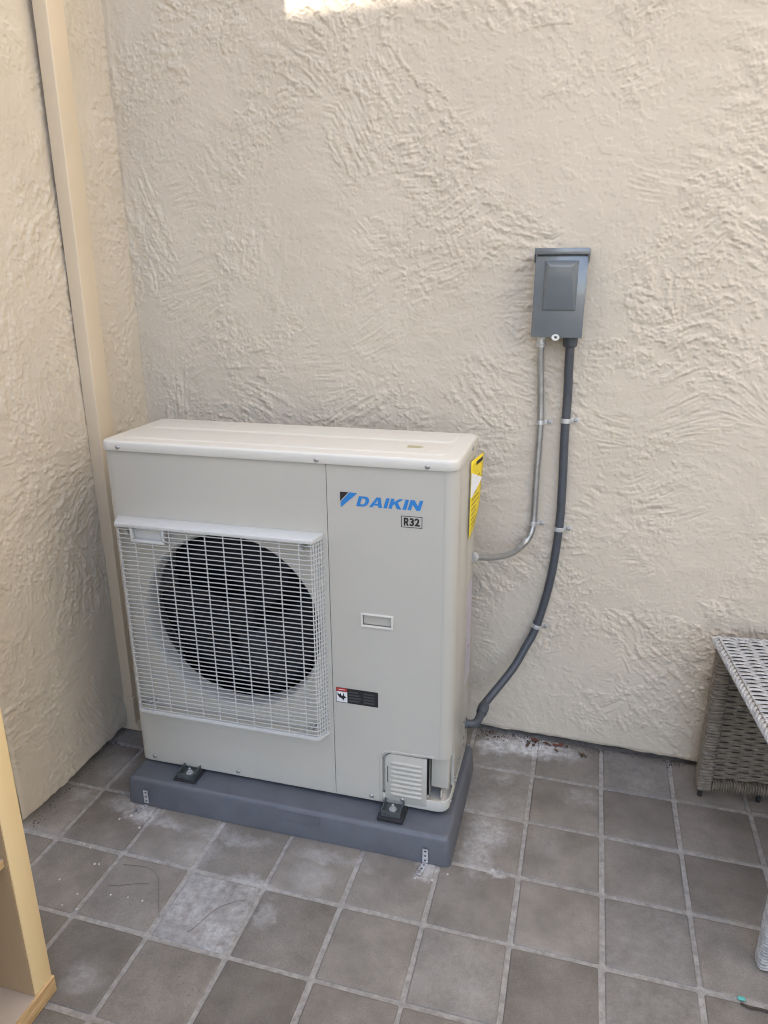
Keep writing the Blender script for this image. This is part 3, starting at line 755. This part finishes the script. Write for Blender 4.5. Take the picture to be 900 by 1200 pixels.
for v in tm.vertices:
    u_ = (v.co.x-min(xs_))/(max(xs_)-min(xs_)); w_ = (v.co.y-min(ys_))/(max(ys_)-min(ys_))
    v.co = (bx+.0205+u_*(bwid-.0265)-HPO[0], -.0007-HPO[1], bz+.0045+w_*(bh-.009)-HPO[2])
o = link('badge_text', tm, 'ink', hp_)
if o.data.polygons[0].normal.y > 0: o.data.flip_normals()
# warning label
wlb = flat([[(0, 0), (1, 0), (1, 1), (0, 1)]], 'warning_label', 'ink', hp_, .6305, .4035, .1165, .0455, -.0005)
flat([[(0, 0), (1, 0), (1, 1), (0, 1)]], 'danger_band', 'red', wlb, .6317, .4385, .030, .0095, -.0009)
flat([[(0, 0), (1, 0), (1, 1), (0, 1)]], 'pictogram_field', 'white', wlb, .6317, .4055, .030, .0315, -.0009)
flat([[(.05, .92), (.28, .72), (.38, .86), (.5, .55), (.60, .72), (.66, .95), (.72, .62), (.95, .50), (.74, .40), (.66, .12), (.58, .36), (.50, .14), (.46, .38), (.28, .40), (.12, .62)]], 'pictogram', 'ink', wlb, .6317, .4055, .030, .0315, -.0012)
flat([[(0, 0), (1, 0), (1, 1), (0, 1)]], 'band_print', 'white', wlb, .638, .4425, .018, .0015, -.0012)
for k in range(4):
    for (xa, xb) in ((.666, .701), (.707, .742)):
        flat([[(0, 0), (1, 0), (1, 1), (0, 1)]], 'print_line', 'inkgrey', wlb, xa, .4105+.0088*k, (xb-xa)*random.uniform(.7, 1), .0042, -.0009)
# side labels and yellow tag
g = U(); g.box((.9436, .212, .37), (.9441, .292, .68)); g.build('wiring_label', 'foil', hp_)
g = U(); nz_, ny_ = 18, 7; vs = []; fs = []
for i in range(nz_):
    v = i/(nz_-1); z = .835+.21*v
    for k in range(ny_):
        u = k/(ny_-1); y = .165+.115*u-.02*(1-v)*u
        vs.append((.9465+.003+.022*max(0, v-.62)**1.0*u*1.6+.012*u*math.sin(v*3.0), y, z-.022*(1-v)*(1-u)*0+.02*(u)*(1-v)*.5))
for i in range(nz_-1):
    for k in range(ny_-1): fs.append((i*ny_+k, i*ny_+k+1, (i+1)*ny_+k+1, (i+1)*ny_+k))
g.add(vs, fs); et = g.build('energy_tag', 'yellow', hp_, True); md = et.modifiers.new('t', 'SOLIDIFY'); md.thickness = .0006; md.offset = 0
def on_tag(u, v):
    return (.9465+.003+.022*max(0, v-.62)*u*1.6+.012*u*math.sin(v*3.0)+.0009, .165+.115*u-.02*(1-v)*u, .835+.21*v+.02*u*(1-v)*.5)
def tag_strip(name, mat, u0, u1, v0, v1):
    m = U(); q = []; nn = 5
    for a in range(2):
        for b_ in range(nn): q.append(on_tag(u0+(u1-u0)*b_/(nn-1), (v0, v1)[a]))
    m.add(q, [(b_, b_+1, nn+b_+1, nn+b_) for b_ in range(nn-1)]); return m.build(name, mat, et)
tag_strip('tag_heading', 'ink', .40, .92, .905, .955)
for k in range(11):
    v = .10+.065*k; tag_strip('print_line', 'ink', .12, .12+random.uniform(.4, .75), v, v+.012)
g = U(); g.add([(.9512, .166, 1.016), (.9705, .222, .992), (.9528, .171, .950), (.9507, .165, .950)], [(0, 1, 2, 3)]); fl_ = g.build('folded_corner', 'white', et); md = fl_.modifiers.new('t', 'SOLIDIFY'); md.thickness = .0006

# ------------------------------------------------------------------ switch box on the wall
def wy(x, off=0): return WY+math.tan(WYAW)*x-off
BX = (1.053, 1.188); BZ = (1.333, 1.541); yw = wy(1.12)
db = thing('disconnect_box', 'grey metal electrical disconnect box fixed to the stucco wall', 'switch box', (1.12, yw, 1.333), (0, 0, WYAW))
DO = (1.12, yw, 1.333)
g = MB(DO); g.box((BX[0]+.003, yw-.078, BZ[0]+.002), (BX[1]-.003, yw+.004, BZ[1]+.012)); g.build('enclosure', 'box', db, bevel=.002)
g = MB(DO)
yf = yw-.088
def em(x0_, x1_, z0_, z1_, y): return [(x0_, y, z0_), (x1_, y, z0_), (x1_, y, z1_), (x0_, y, z1_)]
g.box((BX[0], yf, BZ[0]), (BX[1], yw-.0785, BZ[1])); cv = g.build('cover', 'box', db, bevel=.0015)
g = MB(DO); g.loft([em(1.0772, 1.166, 1.4035, 1.531, yf+.001), em(1.0780, 1.1652, 1.4040, 1.5303, yf-.0012), [(1.0815, yf-.0045, 1.4055), (1.1618, yf-.0045, 1.4055), (1.1500, yf-.029, 1.5165), (1.0930, yf-.029, 1.5165)]]); g.build('raised_field', 'box', cv, bevel=.0016)
g = MB(DO); g.box((BX[0]-.003, yf-.006, BZ[1]+.004), (BX[1]+.003, yw+.004, BZ[1]+.0205)); hd = g.build('rain_hood', 'box', db, bevel=.0015)
for s_ in (0, 1):
    xx_ = BX[s_]+(-.003 if s_ == 0 else .001); g = MB(DO); g.box((xx_, yf-.004, BZ[1]-.016), (xx_+.002, yw-.06, BZ[1]+.0038)); g.build('hood_ear', 'boxdark', hd)
g = MB(DO); n = 16
g.loft([[(1.1195+r_*math.cos(2*math.pi*k/n)*1.25, yf-.002-dy, 1.334+r_*math.sin(2*math.pi*k/n)) for k in range(n)] for r_, dy in ((.0085, 0), (.0085, .0025), (.0035, .0025), (.0035, 0))], False, False); g.build('padlock_hasp', 'galv', db, True)

# ------------------------------------------------------------------ conduits
def helix_ribs(path, r, pitch, amp):
    """ribbed hose: rings along the path with a slightly waved radius"""
    P = [Vector(p) for p in path]; out = [P[0]]; rad = [r]; L = 0; step = pitch/4
    segs = []; tot = 0
    for a, b in zip(P[:-1], P[1:]): segs.append((tot, (b-a).length, a, b)); tot += (b-a).length
    n = int(tot/step); out = []; rad = []; j = 0
    for k in range(n+1):
        d = min(tot-1e-6, k*step)
        while j < len(segs)-1 and d > segs[j][0]+segs[j][1]: j += 1
        s0, sl, a, b = segs[j]; out.append(a.lerp(b, (d-s0)/sl)); rad.append(r+amp*math.cos(2*math.pi*k/4))
    return out, rad
off_s = .014
sil = [(1.0765, wy(1.077, .030), 1.318), (1.0785, wy(1.08, .024), 1.26), (1.086, wy(1.09, off_s), 1.15), (1.0895, wy(1.09, off_s), 1.06), (1.0885, wy(1.09, off_s), .92), (1.0895, wy(1.09, off_s), .80), (1.0855, wy(1.09, .022), .748), (1.0687, .515, .716), (1.037, .45, .7045), (.9965, .37, .718), (.962, .308, .738), (.9436, .275, .7495)]
c1 = thing('metal_conduit', 'thin silver metal conduit curving from the switch box into the heat pump', 'conduit', (1.0765, sil[0][1], 1.30))
CO = (1.0765, sil[0][1], 1.30)
p_, r_ = helix_ribs(spline(sil, 8), .0098, .006, .00012)
g = MB(CO); g.tube(p_, r_, 12); g.build('conduit_tube', 'flex', c1, True)
g = MB(CO); y_ = sil[0][1]
g.tube([(1.0765, y_, 1.332), (1.0765, y_, 1.324)], .0135, 6); g.tube([(1.0765, y_, 1.324), (1.0766, y_, 1.302)], .0115, 16); g.tube([(1.0767, y_, 1.314), (1.0767, y_, 1.303)], .0135, 16); g.build('connector', 'galv', c1, True)
g = MB(CO); g.cyl((1.079, y_-.0125, 1.3085), (.2, -1, 0), .004, .006, 10); g.build('connector_screw', 'zinc', c1)
g = MB(CO); e_ = Vector(sil[-1]); d_ = (Vector(sil[-2])-e_).normalized(); g.tube([e_-d_*.0005, e_+d_*.012], .0135, 12); g.build('connector', 'galv', c1, True)

off_d = .0165
drk = [(1.156, wy(1.157, .034), 1.318), (1.1575, wy(1.16, .027), 1.25), (1.1605, wy(1.16, off_d), 1.16), (1.161, wy(1.16, off_d), 1.05), (1.166, wy(1.16, off_d), .90), (1.1663, wy(1.16, off_d), .765), (1.153, .536, .592), (1.1225, .530, .4356), (1.092, .508, .362), (1.0584, .47, .300), (1.0028, .40, .2375), (.985, .365, .222)]
c2 = thing('liquidtight_conduit', 'thick dark grey flexible conduit sweeping from the switch box down to the heat pump', 'conduit', (1.156, drk[0][1], 1.30))
CO2 = (1.156, drk[0][1], 1.30)
p_, r_ = helix_ribs(spline(drk, 8), .0126, .006, .0003)
g = MB(CO2); g.tube(p_, r_, 14); g.build('conduit_tube', 'conduit', c2, True)
g = MB(CO2); y_ = drk[0][1]; g.tube([(1.156, y_, 1.332), (1.156, y_, 1.318), (1.156, y_, 1.308), (1.156, y_, 1.304)], [.021, .021, .020, .016], 10); g.build('connector', 'conduit', c2, True)
el = spline([(.9436, .268, .217), (.962, .272, .214), (.977, .290, .213), (.984, .335, .216), (.988, .368, .222)], 6)
g = MB(CO2); g.tube(el, .0125, 14); g.build('elbow', 'conduit', c2, True)
g = MB(CO2); a_ = Vector(el[-8]); b_ = Vector(el[-1]); g.tube([a_, a_.lerp(b_, .25), a_.lerp(b_, .8), b_+(b_-a_)*.1], [.0145, .0175, .0175, .0145], 12); g.build('compression_nut', 'conduit', c2, True)
g = MB(CO2); g.tube([(.9432, .268, .217), (.9482, .269, .2165)], .0185, 8); g.build('lock_nut', 'conduit', c2, True)

# one-hole straps
def clamp(path, z, r, label):
    P = [Vector(p) for p in spline(path, 8)]; i = min(range(len(P)), key=lambda k: abs(P[k].z-z)); p = P[i]; d = (P[max(0, i-1)]-P[min(len(P)-1, i+1)]).normalized()
    ywall = wy(p.x)-.0015; t = thing('conduit_strap', label, 'strap', (p.x, ywall, p.z), (0, math.atan2(d.x, d.z), WYAW), 'conduit straps')
    loc = Vector((0, p.y-ywall, 0)); w = .0065; th = .0016; rings = []
    pr = [(-r-.0008, .0)]+[((r+.0008)*math.cos(R(a)), loc.y-(r+.0008)*math.sin(R(a))) for a in range(180, -1, -20)]+[(r+.0012, 0.0), (r+.024, -.0005)]
    for k in range(len(pr)):
        a = Vector(pr[max(0, k-1)]); b = Vector(pr[min(len(pr)-1, k+1)]); tt = (b-a).normalized(); nn = Vector((tt.y, -tt.x))
        q = Vector(pr[k]); o_ = q+nn*th*(1 if True else 0)
        rings.append([(q.x, q.y, -w), (o_.x, o_.y, -w), (o_.x, o_.y, w), (q.x, q.y, w)])
    m = MB(); m.loft(rings); m.build('band', 'galv', t, bevel=.0005, seg=1)
    m = MB(); m.tube([(r+.0145, -.0012, 0), (r+.0145, -.0035, 0), (r+.0145, -.0055, 0), (r+.0145, -.0068, 0)], [.006, .006, .005, .002], 12); m.build('screw_head', 'zinc', t, True)
clamp(sil, 1.0865, .0102, 'small strap holding the silver conduit just under the switch box')
clamp(sil, .772, .0102, 'small strap at the bend of the silver conduit')
clamp(drk, 1.090, .0130, 'galvanised strap on the dark conduit level with the upper silver strap')
clamp(drk, .764, .0130, 'galvanised strap in the middle of the dark conduit')
clamp(drk, .4345, .0130, 'tilted galvanised strap where the dark conduit leaves the wall')

# ------------------------------------------------------------------ wooden shelf unit at the left
SX, SY0, SY1, SB = .192, -.649, -.6975, -.12
sh = thing('shelf_unit', 'tan wooden shelf unit with raw plywood edges in front of the wing wall', 'shelf', (.04, -.95, 0))
SO = (.04, -.95, 0)
TOPZ = 1.25; YN = -1.35
g = MB(SO); g.box((SB, SY1, .0465), (SX, SY0, TOPZ)); g.build('side_board', 'shelf_face', sh, bevel=.0015)
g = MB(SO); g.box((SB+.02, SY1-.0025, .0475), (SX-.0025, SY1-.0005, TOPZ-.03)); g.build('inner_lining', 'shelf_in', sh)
g = MB(SO); g.box((SB, YN, .0465), (SX, YN+.0485, TOPZ)); g.build('side_board', 'shelf_face', sh, bevel=.0015)
g = MB(SO); g.box((SB, YN, .001), (SX+.003, SY0+.004, .0445)); bb = g.build('bottom_board', 'ply', sh, bevel=.001)
g = MB(SO); g.box((SB+.02, YN+.05, .0448), (SX-.001, SY1-.001, .0462)); g.build('board_face', 'shelf_floor', bb)
for z in (.392, .74, 1.0):
    g = MB(SO); g.box((SB+.01, YN+.05, z), (SX-.010, SY1-.003, z+.018)); b1 = g.build('shelf_board', 'ply', sh)
    g = MB(SO); g.box((SB+.01, YN+.05, z+.0182), (SX-.0105, SY1-.003, z+.0192)); g.build('board_face', 'shelf_floor', b1)
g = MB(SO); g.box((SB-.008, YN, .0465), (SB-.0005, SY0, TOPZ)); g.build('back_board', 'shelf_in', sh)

# ------------------------------------------------------------------ wicker table at the right
WO = (1.622, .425, 0); WAng = .10
wk = thing('wicker_table', 'grey woven wicker table standing by the stucco wall', 'table', WO, (0, 0, WAng))
TW, TD, TZ = .80, .625, .52
rw = random.Random(4)
def weave(origin, ud, vd, nd, lu, lv, pitch, rib, wid, amp, name, mat, parent, group=1):
    """woven sheet: strands along u over ribs along v"""
    o, ud, vd, nd = map(Vector, (origin, ud, vd, nd)); m = MB()
    nst = int(lv/pitch); seg = 4; ns = int(lu/rib*seg)
    for i in range(nst):
        v = (i+.5)*pitch; ph = math.pi*((i//group) % 2); rings = []; jit = rw.uniform(-.0008, .0008); a_ = amp*rw.uniform(.8, 1.15); hz = rw.uniform(-.0006, .0006)
        for k in range(ns+1):
            u = lu*k/ns; h = a_*math.sin(math.pi*u/rib+ph)+hz
            p = o+ud*u+vd*(v+jit+.0006*math.sin(u*37+i))+nd*h
            rings.append([tuple(p+vd*(wid*.5*cx)+nd*(wid*.34*cy)) for cx, cy in ((-1, 0), (-.55, .8), (.55, .8), (1, 0), (.0, -.8))])
        m.loft(rings)
    ob = m.build(name, mat, parent, True); ob['kind'] = 'stuff'
    m = MB()
    for k in range(int(lu/rib)+1):
        u = k*rib+rib*.0; c0 = o+ud*(u-.004)-nd*.0012; c1_ = o+ud*(u+.004)-nd*.0012
        m.loft([[tuple(c0), tuple(c1_), tuple(c1_+nd*.002), tuple(c0+nd*.002)], [tuple(c0+vd*lv), tuple(c1_+vd*lv), tuple(c1_+nd*.002+vd*lv), tuple(c0+nd*.002+vd*lv)]])
    rb_ = m.build('stakes', 'wickdark', ob); rb_['kind'] = 'stuff'
    return ob
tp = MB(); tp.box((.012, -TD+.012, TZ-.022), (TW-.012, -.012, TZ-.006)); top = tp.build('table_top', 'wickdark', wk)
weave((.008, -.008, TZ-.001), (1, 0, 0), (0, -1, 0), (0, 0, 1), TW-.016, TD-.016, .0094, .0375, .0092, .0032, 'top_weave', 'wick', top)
# braided edge
g = MB()
for (a, b) in (((0, 0), (0, -TD)), ((0, 0), (TW, 0)), ((0, -TD), (TW, -TD)), ((TW, 0), (TW, -TD))):
    L = math.hypot(b[0]-a[0], b[1]-a[1]); n = int(L/.006); dx, dy = (b[0]-a[0])/L, (b[1]-a[1])/L
    for s_ in range(3):
        pts = []
        for k in range(n+1):
            t = k/n*L; ph = t/.052*2*math.pi+s_*2.094; pts.append((a[0]+dx*t-dy*.0052*math.cos(ph), a[1]+dy*t+dx*.0052*math.cos(ph), TZ-.007+.0062*math.sin(ph)))
        g.tube(pts, .0046, 6)
g.build('braided_edge', 'wick', top, True)
def wrapped(name, a, b, hx, hy, parent, pitch=.0084, mat='wick', tilt=.05):
    """post or rail wound with strands: rounded-square rings stacked along a-b"""
    a, b = Vector(a), Vector(b); d = (b-a); L = d.length; d.normalize()
    e1 = Vector((1, 0, 0)) if abs(d.x) < .5 else Vector((0, 1, 0)); e2 = d.cross(e1); n = int(L/pitch); m = MB(); rings = []
    for k in range(n):
        wob = rw.uniform(-.0012, .0012); tx, ty = rw.uniform(-tilt, tilt), rw.uniform(-tilt, tilt); sc_ = 1+rw.uniform(-.02, .025)
        for (f, ins) in ((.04, .0042), (.22, .0010), (.5, 0), (.78, .0010), (.96, .0042)):
            c = a+d*((k+f)*pitch+wob*.5); ring = []
            for (cx, cy, a0) in ((-1, -1, 180), (1, -1, 270), (1, 1, 0), (-1, 1, 90)):
                for q in range(3):
                    an = R(a0+45*q); rr_ = .010; px_ = (cx*(hx-ins-rr_)+rr_*math.cos(an))*sc_; py_ = (cy*(hy-ins-rr_)+rr_*math.sin(an))*sc_
                    ring.append(tuple(c+e1*px_+e2*py_+d*(px_*tx*6+py_*ty*6)*.1))
            rings.append(ring)
    m.loft(rings); return m.build(name, mat, parent, True)
H = .02
for (lx, ly, nm) in ((.024, -.024, 'back_post'), (TW-.024, -.024, 'back_post')): wrapped(nm, (lx, ly, .028), (lx, ly, TZ-.02), .022, .022, wk, .0096, 'wickshaded', .22)
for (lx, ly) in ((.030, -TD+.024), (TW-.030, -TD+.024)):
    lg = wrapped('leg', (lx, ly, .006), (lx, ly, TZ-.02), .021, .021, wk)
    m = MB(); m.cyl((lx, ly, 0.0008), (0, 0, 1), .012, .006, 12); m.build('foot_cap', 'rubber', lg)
br_ = wrapped('bottom_rail', (.046, -.024, .045), (TW-.046, -.024, .045), .017, .018, wk, .0075, 'wickshaded')
for fx in (.02, .185, .42, .78):
    m = MB(); m.cyl((fx, -.026, .0008), (0, 0, 1), .0065, .028, 10); m.build('glide', 'rubber', wk)
weave((.046, -.022, .064), (1, 0, 0), (0, 0, 1), (0, -1, 0), TW-.092, TZ-.09, .0098, .035, .0094, .0032, 'back_weave', 'wickshaded', wk)
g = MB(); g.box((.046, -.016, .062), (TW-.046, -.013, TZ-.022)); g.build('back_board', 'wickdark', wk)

# ------------------------------------------------------------------ litter on the floor
rl = random.Random(9)
def leaf(x, y, z, s_, mat, label, grp):
    m = MB(); n = 5; vs = []; bend = rl.uniform(.2, .9)
    for i in range(n):
        t = i/(n-1); w = s_*.28*math.sin(math.pi*min(1, t*.92+.06))
        for c in (-1, 0, 1): vs.append(((t-.5)*s_, c*w, s_*(.12*bend*abs(c)+.25*bend*(t-.5)**2)))
    fs = []
    for i in range(n-1):
        for c in range(2): fs.append((i*3+c, i*3+c+1, (i+1)*3+c+1, (i+1)*3+c))
    m.add(vs, fs); o = m.build('leaf', mat, None, True, loc=(x, y, z), rot=(rl.uniform(-.5, .5), rl.uniform(-.3, .3), rl.uniform(0, 6.3)))
    md = o.modifiers.new('t', 'SOLIDIFY'); md.thickness = .0006
    tag(o, label, 'leaf', grp)
LL = 'small dry brown leaf lying along the foot of the wall behind the conduit'
LR = 'dark red dry leaf lying at the foot of the wall'
for k in range(15):
    x = rl.choice((rl.uniform(.955, 1.03), rl.uniform(1.0, 1.32), rl.uniform(1.12, 1.26))); leaf(x, wy(x)-rl.uniform(.012, .05), .003, rl.uniform(.010, .02), 'leaf2', LL, 'brown leaves at the wall')
for (x, y) in ((1.142, .541), (1.150, .528), (1.185, .532), (1.212, .53), (1.0, .54), (1.228, .535)): leaf(x, y, .004, rl.uniform(.018, .027), 'leaf', LR, 'red leaves at the wall')
def crumb(x, y, s_, label, grp):
    m = MB(); n = 6; rings = []
    for (f, z) in ((.75, 0), (1, .35), (.8, .75), (.3, 1)):
        rings.append([(s_*f*math.cos(2*math.pi*k/n)*rl.uniform(.75, 1.2), s_*f*math.sin(2*math.pi*k/n)*rl.uniform(.75, 1.2), s_*z*.8) for k in range(n)])
    m.loft(rings); o = m.build('plaster_crumb', 'crumb', None, loc=(x, y, .0006)); tag(o, label, 'crumb', grp)
for (x, y, s_) in ((.0506, -.3144, .0042), (.062, -.312, .003), (-.0048, -.3829, .0032), (.0701, -.4104, .003), (.0984, -.4512, .0035), (.0552, -.4497, .0028), (.1532, -.3904, .003), (.1996, -.386, .0026), (.2409, -.3855, .003), (.0034, -.2678, .0032), (-.02, -.262, .003)):
    crumb(x, y, s_, 'pale plaster crumb on the tiles between shelf and pad', 'plaster crumbs on the tiles')
for (x, y, s_) in ((.04, -.13, .0055), (.09, -.165, .004), (.015, -.15, .0035), (.93, -.13, .004), (.885, -.135, .003), (.965, -.1, .003)):
    crumb(x, y, s_, 'drill crumb beside an anchor strap', 'drill crumbs at the straps')
def wire(pts, label, r=.0005, name='wire_scrap', mat='wire', cat='wire'):
    m = MB(); m.tube(spline(pts, 8), r, 6); o = m.build(name, mat, None, True); tag(o, label, cat); return o
wire([(.125, -.297, .0018), (.1379, -.2935, .0018), (.1992, -.2888, .002), (.240, -.312, .0022), (.2642, -.349, .0018), (.290, -.390, .0018), (.3085, -.417, .0018)], 'thin curved wire strand on a tile in front of the pad')
wire([(.13, -.366, .0018), (.1564, -.3588, .0018), (.19, -.345, .0018), (.2275, -.3337, .0018)], 'short straight wire strand beside the curved one')
wire([(.395, -.437, .0018), (.4035, -.4288, .0018), (.419, -.388, .002), (.4337, -.3567, .002), (.465, -.328, .0018), (.494, -.3135, .0018)], 'thin bent wire strand lying on the dusty tile')
m = MB(); m.tube(spline([(1.640, -.284, .004), (1.66, -.290, .005), (1.68, -.287, .004), (1.71, -.293, .005)], 5), [.0018+.0009*abs(math.sin(k*1.7)) for k in range(16)], 7); tag(m.build('twig', 'twig', None, True), 'dark broken twig on the tiles near the wicker leg', 'twig')
m = MB(); m.loft([rrect(1.6375, 1.6525, -.2745, -.2660, (.003,)*4, .0008, 3), rrect(1.6375, 1.6525, -.2745, -.2660, (.003,)*4, .0035, 3), rrect(1.639, 1.651, -.273, -.2675, (.0025,)*4, .0042, 3)]); tag(m.build('plastic_chip', 'teal', None, True), 'tiny turquoise plastic chip on a grout joint', 'chip')

# dirt swept against the foot of the walls
def dirt(name, pts, label):
    m = MB()
    for (x, y) in pts:
        r_ = rl.uniform(.0007, .0026); n = 5; h_ = r_*rl.uniform(.5, 1.1); a0 = rl.uniform(0, 6)
        base = [(x+r_*rl.uniform(.7, 1.3)*math.cos(a0+2*math.pi*k/n), y+r_*rl.uniform(.7, 1.3)*math.sin(a0+2*math.pi*k/n), -.0012) for k in range(n)]
        topv = (x, y, h_); k0 = len(m.v); m.add(base+[topv], [(k, (k+1) % n, n) for k in range(n)])
    o = m.build(name, 'twig', None); o['kind'] = 'stuff'; o['label'] = label; o['category'] = 'dirt'
P1 = []
for k in range(520):
    x = rl.uniform(.955, 1.62); d = abs(rl.gauss(0, .013))+.004
    if x < 1.34 and rl.random() < .55: d += abs(rl.gauss(0, .02))
    P1.append((x, wy(x)+.012-d))
dirt('dirt', P1, 'dark crumbs of dirt swept along the foot of the back wall')
dirt('dirt', [(-.222+abs(rl.gauss(0, .016)), rl.uniform(-.24, .50)) for k in range(260)], 'dark crumbs of dirt along the foot of the wing wall')
